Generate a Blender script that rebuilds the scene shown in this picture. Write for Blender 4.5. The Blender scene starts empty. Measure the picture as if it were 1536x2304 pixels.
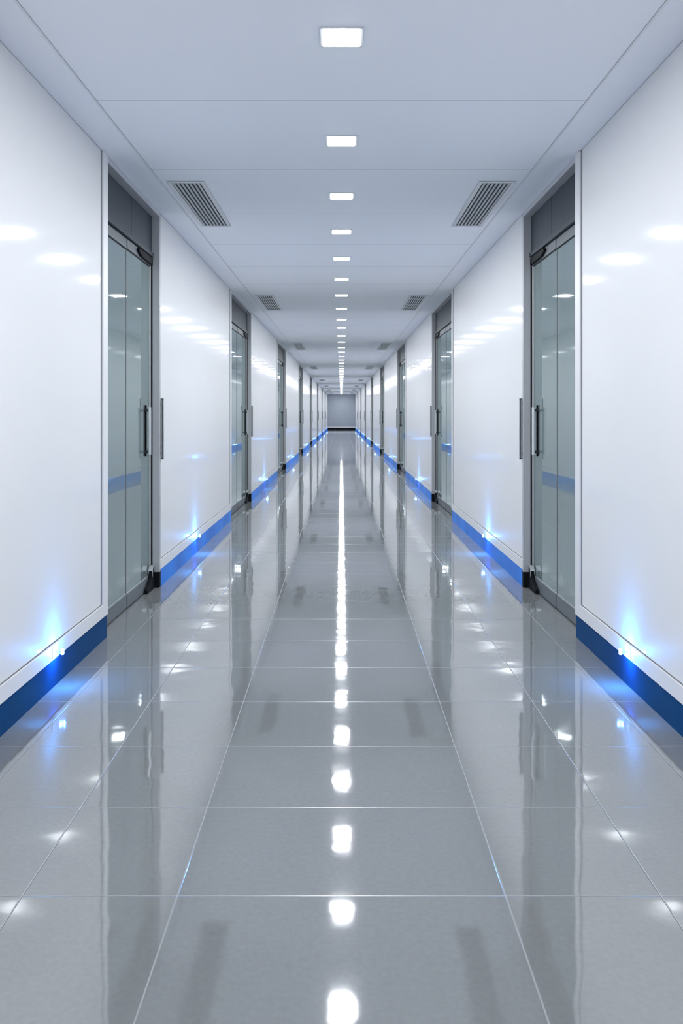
import bpy, math
from mathutils import Vector
S = bpy.context.scene
C = S.collection

# ------------------------------------------------------------------ layout
F = 1900.0            # focal length in pixels of the 1536x2304 frame
HZ = 930.0            # horizon row
CAM = 1.30            # eye height
H = 2.80              # ceiling height
W0, TP = 1.3875, 0.00421   # half width at the camera and how much the walls close in per metre
Y0, Y1 = -2.2, 67.0
OUT = 2.35            # outer walls of the rooms behind the doors

def hw(y): return W0 - TP * y
def P(s, n, y, z): return Vector((s * (hw(y) - n), y, z))   # n = distance into the corridor

# ------------------------------------------------------------------ materials
def mat(name, col, rough=0.5, metal=0.0, spec=0.5, coat=0.0, coat_rough=0.05, ior=1.5, emit=None, estr=0.0):
    m = bpy.data.materials.new(name); m.use_nodes = True
    b = m.node_tree.nodes['Principled BSDF']
    b.inputs['Base Color'].default_value = (*col, 1)
    b.inputs['Roughness'].default_value = rough
    b.inputs['Metallic'].default_value = metal
    b.inputs['Specular IOR Level'].default_value = spec
    b.inputs['IOR'].default_value = ior
    b.inputs['Coat Weight'].default_value = coat
    b.inputs['Coat Roughness'].default_value = coat_rough
    if emit:
        b.inputs['Emission Color'].default_value = (*emit, 1)
        b.inputs['Emission Strength'].default_value = estr
    return m

class NT:
    def __init__(s, m): s.t = m.node_tree; s.b = s.t.nodes['Principled BSDF']
    def n(s, ty, **k):
        x = s.t.nodes.new(ty)
        for a, v in k.items(): setattr(x, a, v)
        return x
    def l(s, a, b): s.t.links.new(a, b)
    def val(s, sock, v):
        if hasattr(v, 'is_linked') or hasattr(v, 'links'): s.l(v, sock)
        else: sock.default_value = v
    def m(s, op, a, b=0.0, c=0.0):
        x = s.n('ShaderNodeMath', operation=op)
        s.val(x.inputs[0], a); s.val(x.inputs[1], b); s.val(x.inputs[2], c)
        return x.outputs[0]
    def mix(s, f, a, b):
        x = s.n('ShaderNodeMix', data_type='RGBA')
        s.val(x.inputs[0], f)
        for i, v in ((6, a), (7, b)):
            if isinstance(v, tuple): x.inputs[i].default_value = (*v, 1)
            else: s.l(v, x.inputs[i])
        return x.outputs[2]

def fine_noise(m, scale=40, amt=0.03, bump=0.0, bscale=8):
    q = NT(m); col = tuple(q.b.inputs['Base Color'].default_value)[:3]
    tc = q.n('ShaderNodeTexCoord'); nz = q.n('ShaderNodeTexNoise')
    nz.inputs['Scale'].default_value = scale; nz.inputs['Detail'].default_value = 3
    q.l(tc.outputs['Object'], nz.inputs['Vector'])
    q.l(q.mix(nz.outputs[0], tuple(c * (1 - amt) for c in col), tuple(min(1, c * (1 + amt)) for c in col)), q.b.inputs['Base Color'])
    if bump:
        n2 = q.n('ShaderNodeTexNoise'); n2.inputs['Scale'].default_value = bscale
        q.l(tc.outputs['Object'], n2.inputs['Vector'])
        bp = q.n('ShaderNodeBump'); bp.inputs['Strength'].default_value = 1; bp.inputs['Distance'].default_value = bump
        q.l(n2.outputs[0], bp.inputs['Height']); q.l(bp.outputs[0], q.b.inputs['Normal'])
    return m

M = {}
M['wall'] = fine_noise(mat('white_lacquer', (0.765, 0.765, 0.772), 0.5, spec=0.12, coat=0.30, coat_rough=0.085), 3, 0.012)
M['band'] = mat('white_band', (0.75, 0.75, 0.76), 0.4)
M['gap'] = mat('shadow_gap', (0.16, 0.16, 0.17), 0.6)
M['endwall'] = fine_noise(mat('end_wall_paint', (0.36, 0.395, 0.45), 0.6), 3, 0.02)
M['joint'] = mat('ceiling_joint', (0.38, 0.40, 0.44), 0.6)
M['steel'] = fine_noise(mat('satin_steel', (0.45, 0.455, 0.47), 0.42, metal=0.2), 60, 0.03)
M['steel_light'] = mat('bright_anodised', (0.66, 0.66, 0.68), 0.3, metal=0.5)
M['steel_dark'] = fine_noise(mat('dark_grey_panel', (0.035, 0.046, 0.058), 0.45, metal=0.0, spec=0.22), 50, 0.05)
M['rail'] = mat('grey_rail', (0.12, 0.135, 0.15), 0.45, metal=0.0)
M['black'] = mat('black_rubber', (0.006, 0.007, 0.009), 0.6, spec=0.1)
M['chrome'] = mat('polished_chrome', (0.75, 0.76, 0.78), 0.3, metal=0.8)
M['dark_chrome'] = mat('smoked_chrome', (0.04, 0.042, 0.048), 0.25, metal=0.5)
M['blue'] = fine_noise(mat('navy_skirting', (0.0, 0.05, 0.17), 0.4, spec=0.03), 9, 0.15)
M['room'] = mat('room_paint', (0.50, 0.58, 0.57), 0.6)
M['vent'] = mat('vent_aluminium', (0.55, 0.57, 0.59), 0.35, metal=0.3)
M['vent_dark'] = mat('vent_cavity', (0.02, 0.024, 0.028), 0.7)
M['lamp_frame'] = mat('lamp_frame', (0.62, 0.63, 0.65), 0.4)
M['diff'] = mat('lamp_diffuser', (0.9, 0.9, 0.9), 0.5, emit=(0.93, 0.965, 1.0), estr=25)
M['led'] = mat('led_lens', (0.7, 0.85, 1), 0.4, emit=(0.35, 0.62, 1.0), estr=6)
M['painted_glow'] = mat('blue_skirting_painted_glow', (0.0, 0.05, 0.30), 0.35, spec=0.15)  # blue light on the skirting is put into the material as emission

q = NT(M['painted_glow']); tc = q.n('ShaderNodeTexCoord'); mp = q.n('ShaderNodeMapping'); mp.inputs['Scale'].default_value = (1, 1.6, 1.0)
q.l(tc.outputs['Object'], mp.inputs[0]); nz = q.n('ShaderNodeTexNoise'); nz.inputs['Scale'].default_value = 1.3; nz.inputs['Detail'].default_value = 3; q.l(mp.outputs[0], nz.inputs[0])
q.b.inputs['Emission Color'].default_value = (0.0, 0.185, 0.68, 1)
q.l(q.m('ADD', q.m('MULTIPLY', nz.outputs[0], 0.9), 0.02), q.b.inputs['Emission Strength'])  # noise makes the painted-in glow uneven along the skirting
# ceiling paint with thin panel joints
m = mat('ceiling_paint', (0.85, 0.866, 0.895), 0.55); q = NT(m); M['ceil'] = m
tc = q.n('ShaderNodeTexCoord'); sp = q.n('ShaderNodeSeparateXYZ'); q.l(tc.outputs['Object'], sp.inputs[0])
X, Y = sp.outputs[0], sp.outputs[1]
t = q.m('FRACT', q.m('DIVIDE', q.m('SUBTRACT', Y, 4.05 - 0.575), 1.15))
line = q.m('LESS_THAN', q.m('ABSOLUTE', q.m('SUBTRACT', t, 0.5)), 0.0033)
inner = q.m('LESS_THAN', q.m('ADD', q.m('ABSOLUTE', X), q.m('MULTIPLY', Y, TP)), 1.20)
msk = q.m('MULTIPLY', line, inner)
q.l(q.mix(msk, (0.85, 0.866, 0.895), (0.45, 0.48, 0.52)), q.b.inputs['Base Color'])

# polished floor tiles
m = mat('polished_tile', (0.3, 0.31, 0.31), 0.07, spec=0.5, ior=2.25); q = NT(m); M['floor'] = m
tc = q.n('ShaderNodeTexCoord'); sp = q.n('ShaderNodeSeparateXYZ'); q.l(tc.outputs['Object'], sp.inputs[0])
X, Y = sp.outputs[0], sp.outputs[1]; AX = q.m('ABSOLUTE', X)
t = q.m('FRACT', q.m('DIVIDE', q.m('SUBTRACT', Y, 2.275 - 0.255), 0.51))
dy = q.m('MULTIPLY', q.m('ABSOLUTE', q.m('SUBTRACT', t, 0.5)), 0.51)
dx = None
for xv in (0.442, 0.86, 1.215, 1.70, 2.1):
    d = q.m('ABSOLUTE', q.m('SUBTRACT', AX, xv)); dx = d if dx is None else q.m('MINIMUM', dx, d)
dd = q.m('MINIMUM', dy, dx)
mr = q.n('ShaderNodeMapRange'); mr.inputs[1].default_value = 0.0012; mr.inputs[2].default_value = 0.0030
mr.inputs[3].default_value = 1; mr.inputs[4].default_value = 0; q.l(dd, mr.inputs[0]); g = mr.outputs[0]
nz = q.n('ShaderNodeTexNoise'); nz.inputs['Scale'].default_value = 60; nz.inputs['Detail'].default_value = 5; q.l(tc.outputs['Object'], nz.inputs['Vector'])
nb = q.n('ShaderNodeTexNoise'); nb.inputs['Scale'].default_value = 1.6; nb.inputs['Detail'].default_value = 4; q.l(tc.outputs['Object'], nb.inputs['Vector'])
c1 = q.mix(nz.outputs[0], (0.145, 0.154, 0.158), (0.235, 0.246, 0.250))
c2 = q.mix(nb.outputs[0], (0.155, 0.165, 0.168), (0.240, 0.250, 0.253))
cc = q.mix(0.5, c1, c2)
q.l(q.mix(g, cc, (0.27, 0.28, 0.29)), q.b.inputs['Base Color'])
q.l(q.m('ADD', q.m('MULTIPLY', g, 0.25), 0.04), q.b.inputs['Roughness'])
wv = q.n('ShaderNodeTexNoise'); wv.inputs['Scale'].default_value = 7.0; wv.inputs['Detail'].default_value = 1.0; q.l(tc.outputs['Object'], wv.inputs['Vector'])
bp = q.n('ShaderNodeBump'); bp.inputs['Strength'].default_value = 1; bp.inputs['Distance'].default_value = 0.0006; q.l(wv.outputs[0], bp.inputs['Height'])
b2 = q.n('ShaderNodeBump'); b2.invert = True; b2.inputs['Strength'].default_value = 0.6; b2.inputs['Distance'].default_value = 0.002
q.l(g, b2.inputs['Height']); q.l(bp.outputs[0], b2.inputs['Normal']); q.l(b2.outputs[0], q.b.inputs['Normal'])

# tinted, lightly frosted, strongly reflecting door glass
m = bpy.data.materials.new('tinted_glass'); m.use_nodes = True; M['glass'] = m
nt = m.node_tree; nt.nodes.clear()
o = nt.nodes.new('ShaderNodeOutputMaterial'); tr = nt.nodes.new('ShaderNodeBsdfTransparent'); tr.inputs[0].default_value = (0.62, 0.74, 0.73, 1)
df = nt.nodes.new('ShaderNodeBsdfDiffuse'); df.inputs[0].default_value = (0.31, 0.385, 0.385, 1)
gl = nt.nodes.new('ShaderNodeBsdfGlossy'); gl.inputs[0].default_value = (0.86, 0.93, 0.93, 1); gl.inputs['Roughness'].default_value = 0.025
mx = nt.nodes.new('ShaderNodeMixShader'); mx.inputs[0].default_value = 0.62
m2 = nt.nodes.new('ShaderNodeMixShader'); fr = nt.nodes.new('ShaderNodeFresnel'); fr.inputs[0].default_value = 1.9
nt.links.new(tr.outputs[0], mx.inputs[1]); nt.links.new(df.outputs[0], mx.inputs[2])
nt.links.new(fr.outputs[0], m2.inputs[0]); nt.links.new(mx.outputs[0], m2.inputs[1]); nt.links.new(gl.outputs[0], m2.inputs[2])
nt.links.new(m2.outputs[0], o.inputs[0])

for k in ('led', 'painted_glow'): M[k].cycles.emission_sampling = 'NONE'
# ------------------------------------------------------------------ mesh helpers
class MB:
    def __init__(s, side=None): s.v = []; s.f = []; s.mi = []; s.side = side
    def _add(s, pts, faces, mi=0):
        k = len(s.v); s.v += [Vector(p) for p in pts]
        for f in faces: s.f.append(tuple(i + k for i in f)); s.mi.append(mi)
    def box(s, a0, a1, y0, y1, z0, z1, mi=0):
        """a = x in world space, or distance into the corridor when a side is given"""
        c = []
        for z in (z0, z1):
            for y in (y0, y1):
                for a in (a0, a1):
                    c.append(P(s.side, a, y, z) if s.side else (a, y, z))
        s._add(c, [(0, 2, 3, 1), (4, 5, 7, 6), (0, 1, 5, 4), (2, 6, 7, 3), (0, 4, 6, 2), (1, 3, 7, 5)], mi); return s
    def prism_yz(s, poly, a0, a1, mi=0):
        n = len(poly); c = []
        for a in (a0, a1):
            for (y, z) in poly: c.append(P(s.side, a, y, z) if s.side else (a, y, z))
        fs = [tuple(range(n)), tuple(range(2 * n - 1, n - 1, -1))] + [(i, n + i, n + (i + 1) % n, (i + 1) % n) for i in range(n)]
        s._add(c, fs, mi); return s
    def cyl(s, p, q, r, seg=14, mi=0, cap=0.0):
        p = P(s.side, *p) if s.side else Vector(p); q = P(s.side, *q) if s.side else Vector(q)
        d = (q - p).normalized(); u = d.orthogonal().normalized(); w = d.cross(u)
        rings = [(p, r)] if not cap else [(p, r - cap), (p + d * cap, r)]
        rings += [(q, r)] if not cap else [(q - d * cap, r), (q, r - cap)]
        pts = []
        for (c, rr) in rings:
            for i in range(seg):
                t = 2 * math.pi * i / seg; pts.append(c + (u * math.cos(t) + w * math.sin(t)) * rr)
        fs = []
        for k in range(len(rings) - 1):
            for i in range(seg):
                j = (i + 1) % seg; fs.append((k * seg + i, k * seg + j, (k + 1) * seg + j, (k + 1) * seg + i))
        fs.append(tuple(range(seg))[::-1]); e = (len(rings) - 1) * seg; fs.append(tuple(e + i for i in range(seg)))
        s._add(pts, fs, mi); return s
    def build(s, name, mats, parent=None, bevel=0.0, origin=None, smooth=False, segs=2):
        me = bpy.data.meshes.new(name)
        if parent is not None: org = Vector(parent['_org'])
        elif origin is not None: org = Vector(origin)
        else: org = Vector((0, 0, 0))
        me.from_pydata([v - org for v in s.v], [], s.f)
        if not isinstance(mats, (list, tuple)): mats = [mats]
        for m in mats: me.materials.append(M[m])
        for p, i in zip(me.polygons, s.mi): p.material_index = i; p.use_smooth = smooth
        me.update()
        import bmesh
        bm = bmesh.new(); bm.from_mesh(me); bmesh.ops.recalc_face_normals(bm, faces=bm.faces[:]); bm.to_mesh(me); bm.free()
        ob = bpy.data.objects.new(name, me); C.objects.link(ob)
        if parent is not None: ob.parent = parent
        else: ob.location = org
        ob['_org'] = list(org)
        if bevel:
            b = ob.modifiers.new('bevel', 'BEVEL'); b.width = bevel; b.segments = segs; b.limit_method = 'ANGLE'
        return ob

def thing(name, label, cat=None, loc=(0, 0, 0), group=None, kind=None):
    e = bpy.data.objects.new(name, None); C.objects.link(e); e.location = loc; e['_org'] = list(loc)
    e.empty_display_size = 0.1
    return tag(e, label, cat, group, kind)
def tag(o, label=None, cat=None, group=None, kind=None):
    if label: o['label'] = label
    if cat: o['category'] = cat
    if group: o['group'] = group
    if kind: o['kind'] = kind
    return o

ORD = ['first', 'second', 'third', 'fourth', 'fifth', 'sixth', 'seventh', 'eighth', 'ninth', 'tenth', 'eleventh', 'twelfth',
       'thirteenth', 'fourteenth', 'fifteenth', 'sixteenth', 'seventeenth', 'eighteenth']
NEAR = {0: 'nearest', 1: 'second', 2: 'third', 3: 'fourth', 4: 'fifth', 5: 'sixth', 6: 'seventh', 7: 'farthest'}

# doorway openings: (near end, far end) along the corridor
DOORS = [(4.91, 6.31), (10.26, 12.45), (17.3, 19.7), (25.3, 27.7), (33.2, 35.4), (41.6, 43.8), (49.8, 52.0), (57.6, 60.2)]
SEGS = []
a = Y0
for (n, f) in DOORS: SEGS.append((a, n)); a = f
SEGS.append((a, Y1))

# ------------------------------------------------------------------ setting
fl = MB().box(-OUT - 0.1, OUT + 0.1, Y0 - 0.1, Y1 + 0.1, -0.12, 0.0).build('floor', 'floor')
tag(fl, 'polished light grey tiled corridor floor mirroring the lamps', 'floor', kind='structure')
ce = MB().box(-OUT - 0.1, OUT + 0.1, Y0 - 0.1, Y1 + 0.1, H, H + 0.12).build('ceiling', 'ceil')
tag(ce, 'flat pale grey panelled corridor ceiling', 'ceiling', kind='structure')
w = MB().box(-OUT, OUT, Y1, Y1 + 0.1, 0.0, H).build('wall_far', 'endwall'); tag(w, 'blank grey wall closing the far end of the corridor', 'wall', kind='structure')
bw = MB().box(-hw(Y1) + .01, hw(Y1) - .01, Y1 - 0.02, Y1 - .001, 0.0, 0.14).build('baseboard_far', 'black'); tag(bw, 'black skirting along the foot of the far end wall', 'baseboard', kind='structure')
tb = MB().box(-hw(Y1) + .01, hw(Y1) - .01, Y1 - 0.016, Y1 - .001, 0.14, 0.24).build('trim_1', 'band'); tag(tb, 'pale strip above the black skirting of the far wall', 'trim', kind='structure')
w = MB().box(-OUT, OUT, Y0 - 0.1, Y0, 0.0, H).build('wall_back', 'wall'); tag(w, 'white wall closing the corridor behind the viewer', 'wall', kind='structure')

TH = 0.10             # wall thickness
ti = 2
for s, sn in ((-1, 'left'), (1, 'right')):
    mb = MB(s)
    for i, (a, b) in enumerate(SEGS):
        pe = b - 0.11 if i < len(SEGS) - 1 else b
        mb.box(-TH, 0.0, a, pe, 0.21, H, 0)
        mb.box(-TH, -0.006, a, b, 0.0, 0.21, 0)
    mb.box(-1.0, -0.95, Y0, Y1, 0.0, H, 1)          # back wall of the rooms behind the glass
    for i, (n, f) in enumerate(DOORS):              # partitions between those rooms
        mb.box(-0.95, -TH, f + 0.6, f + 0.68, 0.0, H, 1)
        mb.box(-0.95, -TH, n - 0.68, n - 0.6, 0.0, H, 1)
    w = mb.build('wall_' + sn, ['wall', 'room']); tag(w, 'glossy white panelled wall on the %s of the corridor' % sn, 'wall', kind='structure')
    # raised band round the panels and shadow gaps
    tr = MB(s); gp = MB(s)
    for i, (a, b) in enumerate(SEGS):
        last = i == len(SEGS) - 1
        e = b if last else b - 0.095
        tr.box(-0.002, 0.010, a + .002, b if last else b - .001, 0.135, 0.205)
        if not last: tr.box(-TH, 0.010, b - 0.095, b - .001, 0.205, H - 0.002)
        gp.box(-0.004, 0.001, a, e, 0.205, 0.211)
        if not last: gp.box(-0.02, 0.001, b - 0.111, b - 0.095, 0.205, H - .002)
    tag(tr.build('trim_%d' % ti, 'band', bevel=0.0), 'white raised band along the foot and door ends of the %s wall panels' % sn, 'trim', kind='structure'); ti += 1
    tag(gp.build('trim_%d' % ti, 'gap'), 'thin dark shadow gap round the %s wall panels' % sn, 'trim', kind='structure'); ti += 1
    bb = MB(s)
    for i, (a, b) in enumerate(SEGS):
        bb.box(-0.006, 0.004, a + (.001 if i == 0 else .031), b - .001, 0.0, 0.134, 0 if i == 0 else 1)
    tag(bb.build('baseboard_' + sn, ['blue', 'painted_glow']), 'blue skirting lit by blue lamps along the %s wall, glow painted in past the first door' % sn, 'baseboard', kind='structure')
    # narrow reveal moulding running along the ceiling
    tm = MB(s).box(0.186, 0.196, Y0, Y1, H - 0.003, H).build('trim_%d' % ti, 'band'); tag(tm, 'slim white moulding along the %s side of the ceiling' % sn, 'trim', kind='structure'); ti += 1
    tm = MB(s).box(0.196, 0.1985, Y0, Y1, H - 0.001, H).build('trim_%d' % ti, 'joint'); tag(tm, 'hairline joint beside the %s ceiling moulding' % sn, 'trim', kind='structure'); ti += 1
    tm = MB(s).box(0.0, 0.002, Y0, Y1, H - 0.002, H).build('trim_%d' % ti, 'joint'); tag(tm, 'thin grey joint where the %s wall meets the ceiling' % sn, 'trim', kind='structure'); ti += 1

# ------------------------------------------------------------------ doors
dn = 1
RC = -0.075           # glass plane
for i, (n, f) in enumerate(DOORS):
    for s, sn in ((-1, 'left'), (1, 'right')):
        org = P(s, -0.04, (n + f) / 2, 0)
        d = thing('door_%d' % dn, '%s glazed double door on the %s side, grey frame and dark panel above' % (NEAR[i], sn), 'door', org,
                  'glazed doors along the %s wall' % sn, 'structure'); dn += 1
        mid = n + (f - n) * 0.5
        # frame: thin near jamb, far post whose end face looks down the corridor, head trim
        MB(s).box(-TH, 0.004, f - 0.008, f + 0.03, 0.115, H - .004).build('jamb', 'steel', d, 0.002)
        MB(s).box(-TH, -0.001, n, n + 0.012, 0.0, H - .004).build('jamb', 'steel_light', d)
        k = MB(s).box(-TH, 0.005, f - 0.010, f + 0.030, 0.0, 0.115).build('jamb_foot', 'black', d, 0.001); k['label'] = 'black foot of the grey door jamb'
        MB(s).box(-TH, 0.004, n + .012, f, H - 0.034, H - .004).build('head_trim', 'steel_light', d)
        # overpanels
        z0, z1 = 2.495, H - 0.034
        for (a, b) in ((n + 0.012, n + (f - n) * 0.56 - 0.004), (n + (f - n) * 0.56 + 0.004, f)):
            MB(s).box(RC - 0.015, RC + 0.022, a, b, z0, z1).build('overpanel', 'steel_dark', d, 0.002)
        MB(s).box(RC - 0.01, RC + 0.012, n + (f - n) * 0.56 - .004, n + (f - n) * 0.56 + .004, z0, z1).build('joint_strip', 'vent', d)
        MB(s).box(RC - 0.02, RC + 0.036, n + 0.012, f, 2.462, 2.494).build('transom', 'steel_dark', d, 0.002)
        # two leaves; the far one sits a little proud
        for li, (a, b, off) in enumerate(((n + 0.014, mid - 0.003, 0.0), (mid + 0.003, f - 0.03, 0.004))):
            r = RC + off
            lf = MB(s).box(r - 0.005, r + 0.005, a, b, 0.10, 2.392).build('glass_leaf', 'glass', d)
            MB(s).box(r - 0.012, r + 0.013, a, b, 2.395, 2.459).build('top_rail', 'rail', lf, 0.002)
            MB(s).box(r - 0.012, r + 0.013, a, b, 0.008, 0.098).build('bottom_rail', 'rail', lf, 0.002)
            MB(s).box(r - 0.007, r + 0.007, a, b, 2.388, 2.3945).build('gasket', 'black', lf)
            MB(s).box(r - 0.007, r + 0.0075, a, b, 0.0985, 0.103).build('bead', 'steel_light', lf)
        MB(s).box(RC - 0.007, RC + 0.008, mid - 0.003, mid + 0.003, 0.008, 2.459).build('meeting_strip', 'gap', d)
        MB(s).box(RC - 0.02, RC + 0.016, f - 0.029, f - 0.012, 0.0, 2.46).build('stile', 'steel_light', d, 0.002)
        MB(s).box(RC - 0.02, RC + 0.026, f - 0.014, f - .0082, 0.0, 2.46).build('shadow_stile', 'black', d)
        # closer arm under the transom
        k = MB(s).prism_yz([(f - 0.45, 2.43), (f - 0.43, 2.452), (f - 0.035, 2.452), (f - 0.035, 2.40), (f - 0.36, 2.405)], RC + 0.018, RC + 0.036)
        k = k.build('door_closer', 'black', d, 0.003); k['label'] = 'black door closer under the transom'
        # foot pivot shoe
        k = MB(s).prism_yz([(f - 0.25, 0.0), (f - 0.25, 0.03), (f - 0.19, 0.05), (f - 0.12, 0.085), (f - 0.09, 0.15), (f - 0.07, 0.168), (f - 0.034, 0.168), (f - 0.034, 0.0)], RC + 0.018, RC + 0.046)
        k = k.build('pivot_shoe', 'black', d, 0.004)
        MB(s).prism_yz([(f - 0.102, 0.10), (f - 0.092, 0.154), (f - 0.07, 0.174), (f - 0.034, 0.174), (f - 0.034, 0.168), (f - 0.07, 0.168), (f - 0.088, 0.15), (f - 0.096, 0.10)], RC + 0.016, RC + 0.048).build('chrome_cap', 'chrome', k)
        # pull handle
        hy = f - 0.2
        h = MB(s).cyl((RC + 0.048, hy, 1.00), (RC + 0.048, hy, 1.345), 0.0125, 14, cap=0.002).build('pull_handle', 'chrome', d, smooth=False)
        for z in (1.022, 1.322):
            MB(s).cyl((RC + 0.007, hy, z), (RC + 0.040, hy, z), 0.011, 12).build('standoff', 'dark_chrome', h)
        MB(s).box(RC + 0.009, RC + 0.02, hy + 0.02, hy + 0.04, 0.985, 1.36).build('backplate', 'black', h, 0.002)

# ------------------------------------------------------------------ wall mounted pull bars
for s, sn in ((-1, 'left'), (1, 'right')):
    for i, (n, f) in enumerate(DOORS):
        y = f + 0.046
        e = thing('pull_bar', 'dark metal vertical pull bar on the %s wall, just past the %s glass door' % (sn, NEAR[i]), 'handle', P(s, 0, y, 0.955), 'pull bars on the %s wall' % sn)
        MB(s).box(0.004, 0.022, y - 0.013, y + 0.013, 0.955, 1.412).build('bar', 'dark_chrome', e, 0.003)
        MB(s).box(0.022, 0.0235, y - 0.0045, y + 0.0045, 0.962, 1.405).build('inlay', 'chrome', e)
        MB(s).box(0.0115, 0.0145, y - 0.0145, y - 0.013, 0.962, 1.405).build('inlay', 'chrome', e)
        for z in (1.0, 1.37): MB(s).cyl((0.0, y, z), (0.006, y, z), 0.009, 12).build('standoff', 'dark_chrome', e)

# ------------------------------------------------------------------ ceiling lamps
LY = [-1.6, -0.4, 0.86, 2.1, 3.36, 4.64, 5.82, 6.96, 8.16, 9.43, 10.7, 12.06, 13.5, 14.8, 16.3, 17.7, 19.2, 20.6, 22.2, 23.7]
y = 23.7
while y + 1.5 < Y1 - 0.6: y += 1.5; LY.append(y)
NV = 4  # lamps out of view at the start of the row, added as fill light
def lamp_label(k):
    if k < NV: return 'unseen square white ceiling lamp added for fill light, out of view overhead'
    j = k - NV
    if j == 0: return 'nearest and largest square white lamp at the top of the centre ceiling row'
    if j < 16: return 'square white ceiling lamp, %s from the viewer in the centre row' % ORD[j]
    return 'tiny ceiling lamp merging into the bright far end of the centre row'
first = None
def lamp(y, lab):
    global first
    if first is None:
        e = thing('ceiling_light', lab, 'ceiling lamp', (0, y, H), 'square lamps in the centre ceiling row')
        f = MB(); a, b = 0.0735, 0.085
        f.box(-b, b, y - b, y - a, H - 0.006, H); f.box(-b, b, y + a, y + b, H - 0.006, H)
        f.box(-b, -a, y - a, y + a, H - 0.006, H); f.box(a, b, y - a, y + a, H - 0.006, H)
        f.build('lamp_frame', 'lamp_frame', e)
        MB().box(-a, a, y - a, y + a, H - 0.0085, H - .0005).build('diffuser', 'diff', e)
        ld = bpy.data.lights.new('lamp_light', 'AREA'); ld.shape = 'SQUARE'; ld.size = 0.147; ld.energy = 17.5; ld.color = (0.93, 0.965, 1.0)
        lo = bpy.data.objects.new('lamp_light', ld); C.objects.link(lo); lo.parent = e; lo.location = (0, 0, -0.0095)
        first = e; return e
    e = first.copy(); C.objects.link(e); e.location = (0, y, H); e['label'] = lab
    for ch in list(first.children):
        c = ch.copy(); C.objects.link(c); c.parent = e
    return e
for k, y in enumerate(LY): lamp(y, lamp_label(k))

# ------------------------------------------------------------------ ceiling vents
VY = [(5.45, 6.75), (10.7, 12.25), (18.0, 19.9), (26.8, 28.6), (37.4, 39.2), (45.6, 47.4), (53.4, 55.2), (61.5, 63.3)]
for s, sn in ((-1, 'left'), (1, 'right')):
    for i, (a, b) in enumerate(VY):
        lab = 'slatted metal ceiling vent, %s on the %s side of the lamps' % (NEAR[i], sn)
        org = P(s, 0.36, (a + b) / 2, H)
        e = thing('ceiling_vent', lab, 'vent', org, 'ceiling vents on the %s side' % sn)
        n0, n1 = 0.235, 0.478; fw = 0.028
        m_ = MB(s)
        m_.box(n0, n1, a, a + fw, H - 0.008, H); m_.box(n0, n1, b - fw, b, H - 0.008, H)
        m_.box(n0, n0 + fw, a + fw, b - fw, H - 0.008, H); m_.box(n1 - fw, n1, a + fw, b - fw, H - 0.008, H)
        m_.build('vent_frame', 'vent', e, 0.002)
        MB(s).box(n0 + fw, n1 - fw, a + fw, b - fw, H - 0.002, H - .0003).build('cavity', 'vent_dark', e)
        ns = 7; pitch = (n1 - n0 - 2 * fw) / ns
        for k in range(ns):
            c = n0 + fw + pitch * (k + 0.5)
            sl = MB(s); pts = []
            for yy in (a + fw, b - fw):
                for (dn_, z) in ((-0.0020, H - 0.003), (0.0055, H - 0.0125), (0.0070, H - 0.0115), (-0.0005, H - 0.002)):
                    pts.append(P(s, c - dn_, yy, z))
            sl._add(pts, [(0, 1, 2, 3), (7, 6, 5, 4), (0, 4, 5, 1), (1, 5, 6, 2), (2, 6, 7, 3), (3, 7, 4, 0)])
            sl.build('slat', 'vent', e)

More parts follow.
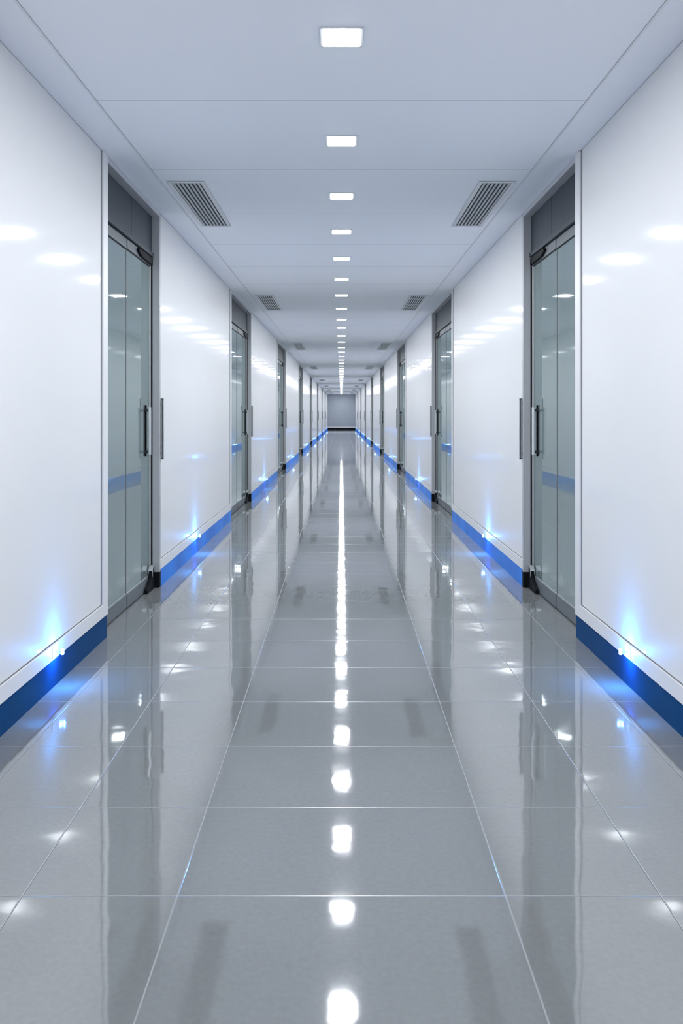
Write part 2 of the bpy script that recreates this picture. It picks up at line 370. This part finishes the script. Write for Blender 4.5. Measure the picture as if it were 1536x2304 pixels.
# ------------------------------------------------------------------ blue marker lamps on the skirting band
BL = [4.0, 7.78, 14.5, 22.0, 30.4, 38.2, 46.4, 54.6, 63.0]
for s, sn in ((-1, 'left'), (1, 'right')):
    for i, y in enumerate(BL):
        where = 'before the nearest glass door' if i == 0 else 'past the %s glass door' % NEAR[i - 1]
        e = thing('marker_light', 'small blue marker lamp low on the %s wall, %s' % (sn, where), 'lamp', P(s, 0.01, y, 0.16), 'blue marker lamps on the %s skirting' % sn)
        MB(s).box(0.010, 0.014, y - 0.03, y + 0.03, 0.142, 0.198).build('housing', 'band', e, 0.002)
        MB(s).cyl((0.014, y, 0.17), (0.044, y, 0.17), 0.004, 10).build('stem', 'chrome', e)
        MB(s).cyl((0.050, y, 0.157), (0.050, y, 0.185), 0.008, 16, cap=0.003).build('lens', 'led', e)
        ld = bpy.data.lights.new('lens_light', 'POINT'); ld.energy = 24; ld.color = (0.04, 0.31, 1.0); ld.shadow_soft_size = 0.012
        lo = bpy.data.objects.new('lens_light', ld); C.objects.link(lo); lo.parent = e; lo.location = P(s, 0.050, y, 0.171) - P(s, 0.01, y, 0.16)

# ------------------------------------------------------------------ world, camera, colour
wd = bpy.data.worlds.new('world'); S.world = wd; wd.use_nodes = True
wd.node_tree.nodes['Background'].inputs[0].default_value = (0.05, 0.055, 0.06, 1)
cd = bpy.data.cameras.new('camera'); cam = bpy.data.objects.new('camera', cd); C.objects.link(cam)
cam.location = (0, 0, CAM); cam.rotation_euler = (math.pi / 2, 0, 0)
cd.sensor_fit = 'VERTICAL'; cd.sensor_height = 36.0; cd.sensor_width = 24.0; cd.lens = F / 2304 * 36.0
cd.shift_y = -(1152 - HZ) / 2304; cd.clip_start = 0.02; cd.clip_end = 200
S.camera = cam
for ob in S.objects:
    if '_org' in ob: del ob['_org']
S.view_settings.view_transform = 'Standard'; S.view_settings.look = 'None'
S.view_settings.gamma = 1; S.view_settings.use_curve_mapping = False
S.view_settings.exposure = -0.08
S.cycles.use_denoising = True; S.cycles.denoising_input_passes = 'RGB_ALBEDO_NORMAL'
S.cycles.max_bounces = 10; S.cycles.diffuse_bounces = 6; S.cycles.glossy_bounces = 6; S.cycles.transparent_max_bounces = 12
S.cycles.sample_clamp_indirect = 15.0
